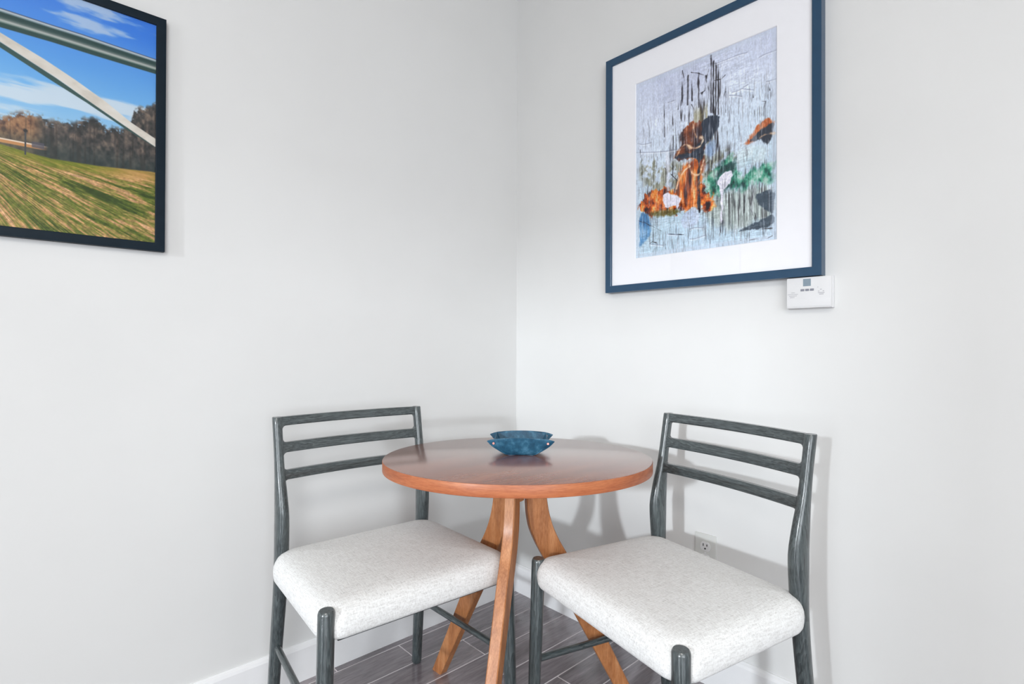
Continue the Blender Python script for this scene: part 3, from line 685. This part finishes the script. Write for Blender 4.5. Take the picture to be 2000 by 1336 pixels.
def framed(kind, root, s0, s1, z0, z1, wd, depth, fmat):
    P = Pl(kind, depth); bm = bmesh.new(); frame_bars(bm, (s0, z0), (s1, z1), wd, P); obj('frame', bm, fmat, root, angle=20)
    bm = bmesh.new(); a0, a1 = s0+wd*.96, s1-wd*.96; b0, b1 = z0+wd*.96, z1-wd*.96; g = depth*.80
    if kind == 'left': box(bm, a0, a1, -g-.002, -g, b0, b1)
    else: box(bm, -g-.002, -g, a0, a1, b0, b1)
    obj('glass', bm, GLASS, root)
    bm = bmesh.new()
    if kind == 'left': box(bm, a0, a1, -g*.5, -.001, b0, b1)
    else: box(bm, -g*.5, -.001, a0, a1, b0, b1)
    obj('backing_board', bm, m_plain('backing_board', (120, 105, 90), 0.8), root)
    return P, g

def build_pictures():
    FL = m_plain('navy_black_frame', FRL, 0.5, 0.2, var=2); FR = m_plain('slate_blue_frame', FRR, 0.3, 0.6, var=2)
    # left wall landscape
    X1, Z0, Z1, wd, dp = -1.302, 1.2943, 1.9125, .022, .018; W = .90
    t = thing('framed_photograph', (0, 0, 0), 'dark framed photograph of a pale arch bridge over a field, on the left wall', 'picture')
    framed('left', t, X1-W, X1, Z0, Z1, wd, dp, FL)
    iw = W-2*wd; ih = Z1-Z0-2*wd
    img = paint_landscape(820, 560, iw, ih)
    sheet('photo_print', img, (X1-W+wd, -.012, Z1-wd), (iw, 0, 0), (0, 0, -ih), t, m_print('photo_ink', .45))
    # right wall abstract print with a white mat
    Y0, Y1, Z0, Z1, wd, dp = -1.2059, -.498, 1.2393, 2.0761, .0243, .03
    t = thing('framed_print', (0, 0, 0), 'slate blue framed abstract print with a wide white mat on the right wall', 'picture')
    framed('right', t, Y0, Y1, Z0, Z1, wd, dp, FR)
    # print corners (y from -.6187 down to -1.0894 as seen left to right)
    pa, pb, pz0, pz1 = -.6187, -1.0894, 1.3504, 1.9558
    bm = bmesh.new(); d0, d1 = .0195, .0225
    a0, a1 = Y0+wd*.97, Y1-wd*.97; b0, b1 = Z0+wd*.97, Z1-wd*.97
    O = [(a0, b0), (a1, b0), (a1, b1), (a0, b1)]; I = [(pb, pz0), (pa, pz0), (pa, pz1), (pb, pz1)]; e = .002
    I2 = [(pb+e, pz0+e), (pa-e, pz0+e), (pa-e, pz1-e), (pb+e, pz1-e)]
    ring = lambda L, d: [bm.verts.new((-d, y, z)) for y, z in L]
    r = [ring(O, d0), ring(O, d1), ring(I, d1), ring(I2, d0)]
    for k in range(4):
        for i in range(4):
            a, b = r[k], r[(k+1) % 4]; bm.faces.new((a[i], a[(i+1) % 4], b[(i+1) % 4], b[i]))
    obj('mat_board', bm, m_plain('mat_board', MATC, 0.8, 0.2, var=1), t)
    img = paint_abstract(480, 616)
    sheet('art_print', img, (-.0190, pa, pz1), (0, pb-pa, 0), (0, 0, pz0-pz1), t, m_print('print_ink', .6))
build_pictures()

# ------------------------------------------------------------------ thermostat
def build_thermostat():
    y0, y1, z0, z1 = -1.2286, -1.1152, 1.1527, 1.2385
    t = thing('thermostat', (0, (y0+y1)/2, z0), 'small white wall thermostat at the lower right corner of the framed print', 'thermostat')
    def q(bm, u0, u1, v0, v1, d0, d1, bev=0):   # u 0..1 left to right as seen, v 0..1 bottom to top, local coordinates
        ya, yb = y1 - (y1-y0)*u1, y1 - (y1-y0)*u0
        box(bm, -d1, -d0, ya-(y0+y1)/2, yb-(y0+y1)/2, (z1-z0)*v0, (z1-z0)*v1, bev)
    bm = bmesh.new(); q(bm, 0, 1, 0, 1, 0, .012, .002); q(bm, .012, .988, .015, .985, .010, .0245, .003); obj('housing', bm, PLASTIC, t, angle=30)
    bm = bmesh.new(); q(bm, .02, .98, .06, .275, .0235, .0256, .0006); obj('door_flap', bm, PLASTIC, t, angle=30)
    bm = bmesh.new(); q(bm, .385, .555, .70, .93, .0238, .0249, 0); obj('display', bm, m_plain('lcd_grey', (130, 146, 158), 0.25, 0.5), t)
    for i in range(3):
        bm = bmesh.new(); c = .37+.105*i; q(bm, c-.042, c+.042, .545, .615, .0238, .0256, .0012)
        b = obj('button', bm, m_plain('button_grey', (130, 132, 142), 0.5), t, angle=30)
    INK = m_plain('grey_lettering', (165, 165, 170), 0.6)
    bm = bmesh.new()
    for r, (a, b) in enumerate(((.12, .20), (.04, .27), (.07, .24), (.09, .19))):
        x = a; k = 0
        while x < b:
            wdt = (.012, .02, .016)[k % 3]; q(bm, x, min(b, x+wdt), .50-r*.05, .52-r*.05, .0240, .02475); x += wdt+.007; k += 1
    obj('lettering', bm, INK, t); bm = bmesh.new()
    for (a, b, h) in ((.70, .715, .64), (.755, .79, .565), (.71, .74, .51), (.81, .84, .51), (.71, .85, .46), (.735, .83, .415)):
        q(bm, a, b, h, h+.02, .0240, .02475)
    obj('lettering', bm, INK, t)
build_thermostat()

# ------------------------------------------------------------------ power outlet
def build_outlet():
    yc, zt = -.8686, .4613; w2, hh = .0345, .115
    t = thing('power_outlet', (0, yc, zt-hh), 'white duplex wall power outlet low on the right wall behind the chair seat', 'outlet')
    bm = bmesh.new(); box(bm, -.0058, 0, -w2, w2, 0, hh, .0028); obj('cover_plate', bm, m_plain('cover_plate_plastic', (206, 207, 204), 0.35, 0.5, var=1), t, angle=30)
    for zc in (hh/2+.0195, hh/2-.0195):
        bm = bmesh.new(); n = 32; ring = []
        for i in range(n):
            a = 2*math.pi*i/n; ring.append((.0172*math.cos(a), max(-.0142, min(.0142, .0172*math.sin(a)))))
        loft(bm, [[(-d, y*k, zc+z*k) for y, z in ring] for d, k in ((.004, 1.0), (.0066, 1.0), (.0072, .95))])
        r = obj('receptacle', bm, PLASTIC, t, angle=30)
        bm = bmesh.new(); e = .0006
        box(bm, -.0078, -.0060, .0050, .0072, zc+.0005, zc+.0090)
        box(bm, -.0078, -.0060, -.0072, -.0050, zc+.0015, zc+.0080)
        tube(bm, (-.0060, 0, zc-.0065), (-.0078, 0, zc-.0065), .0026, .0026, 14)
        obj('slots', bm, DARK, r)
    bm = bmesh.new(); tube(bm, (-.004, 0, hh/2), (-.0062, 0, hh/2), .0033, .0030, 16); obj('screw', bm, PLASTIC, t, angle=30)
build_outlet()
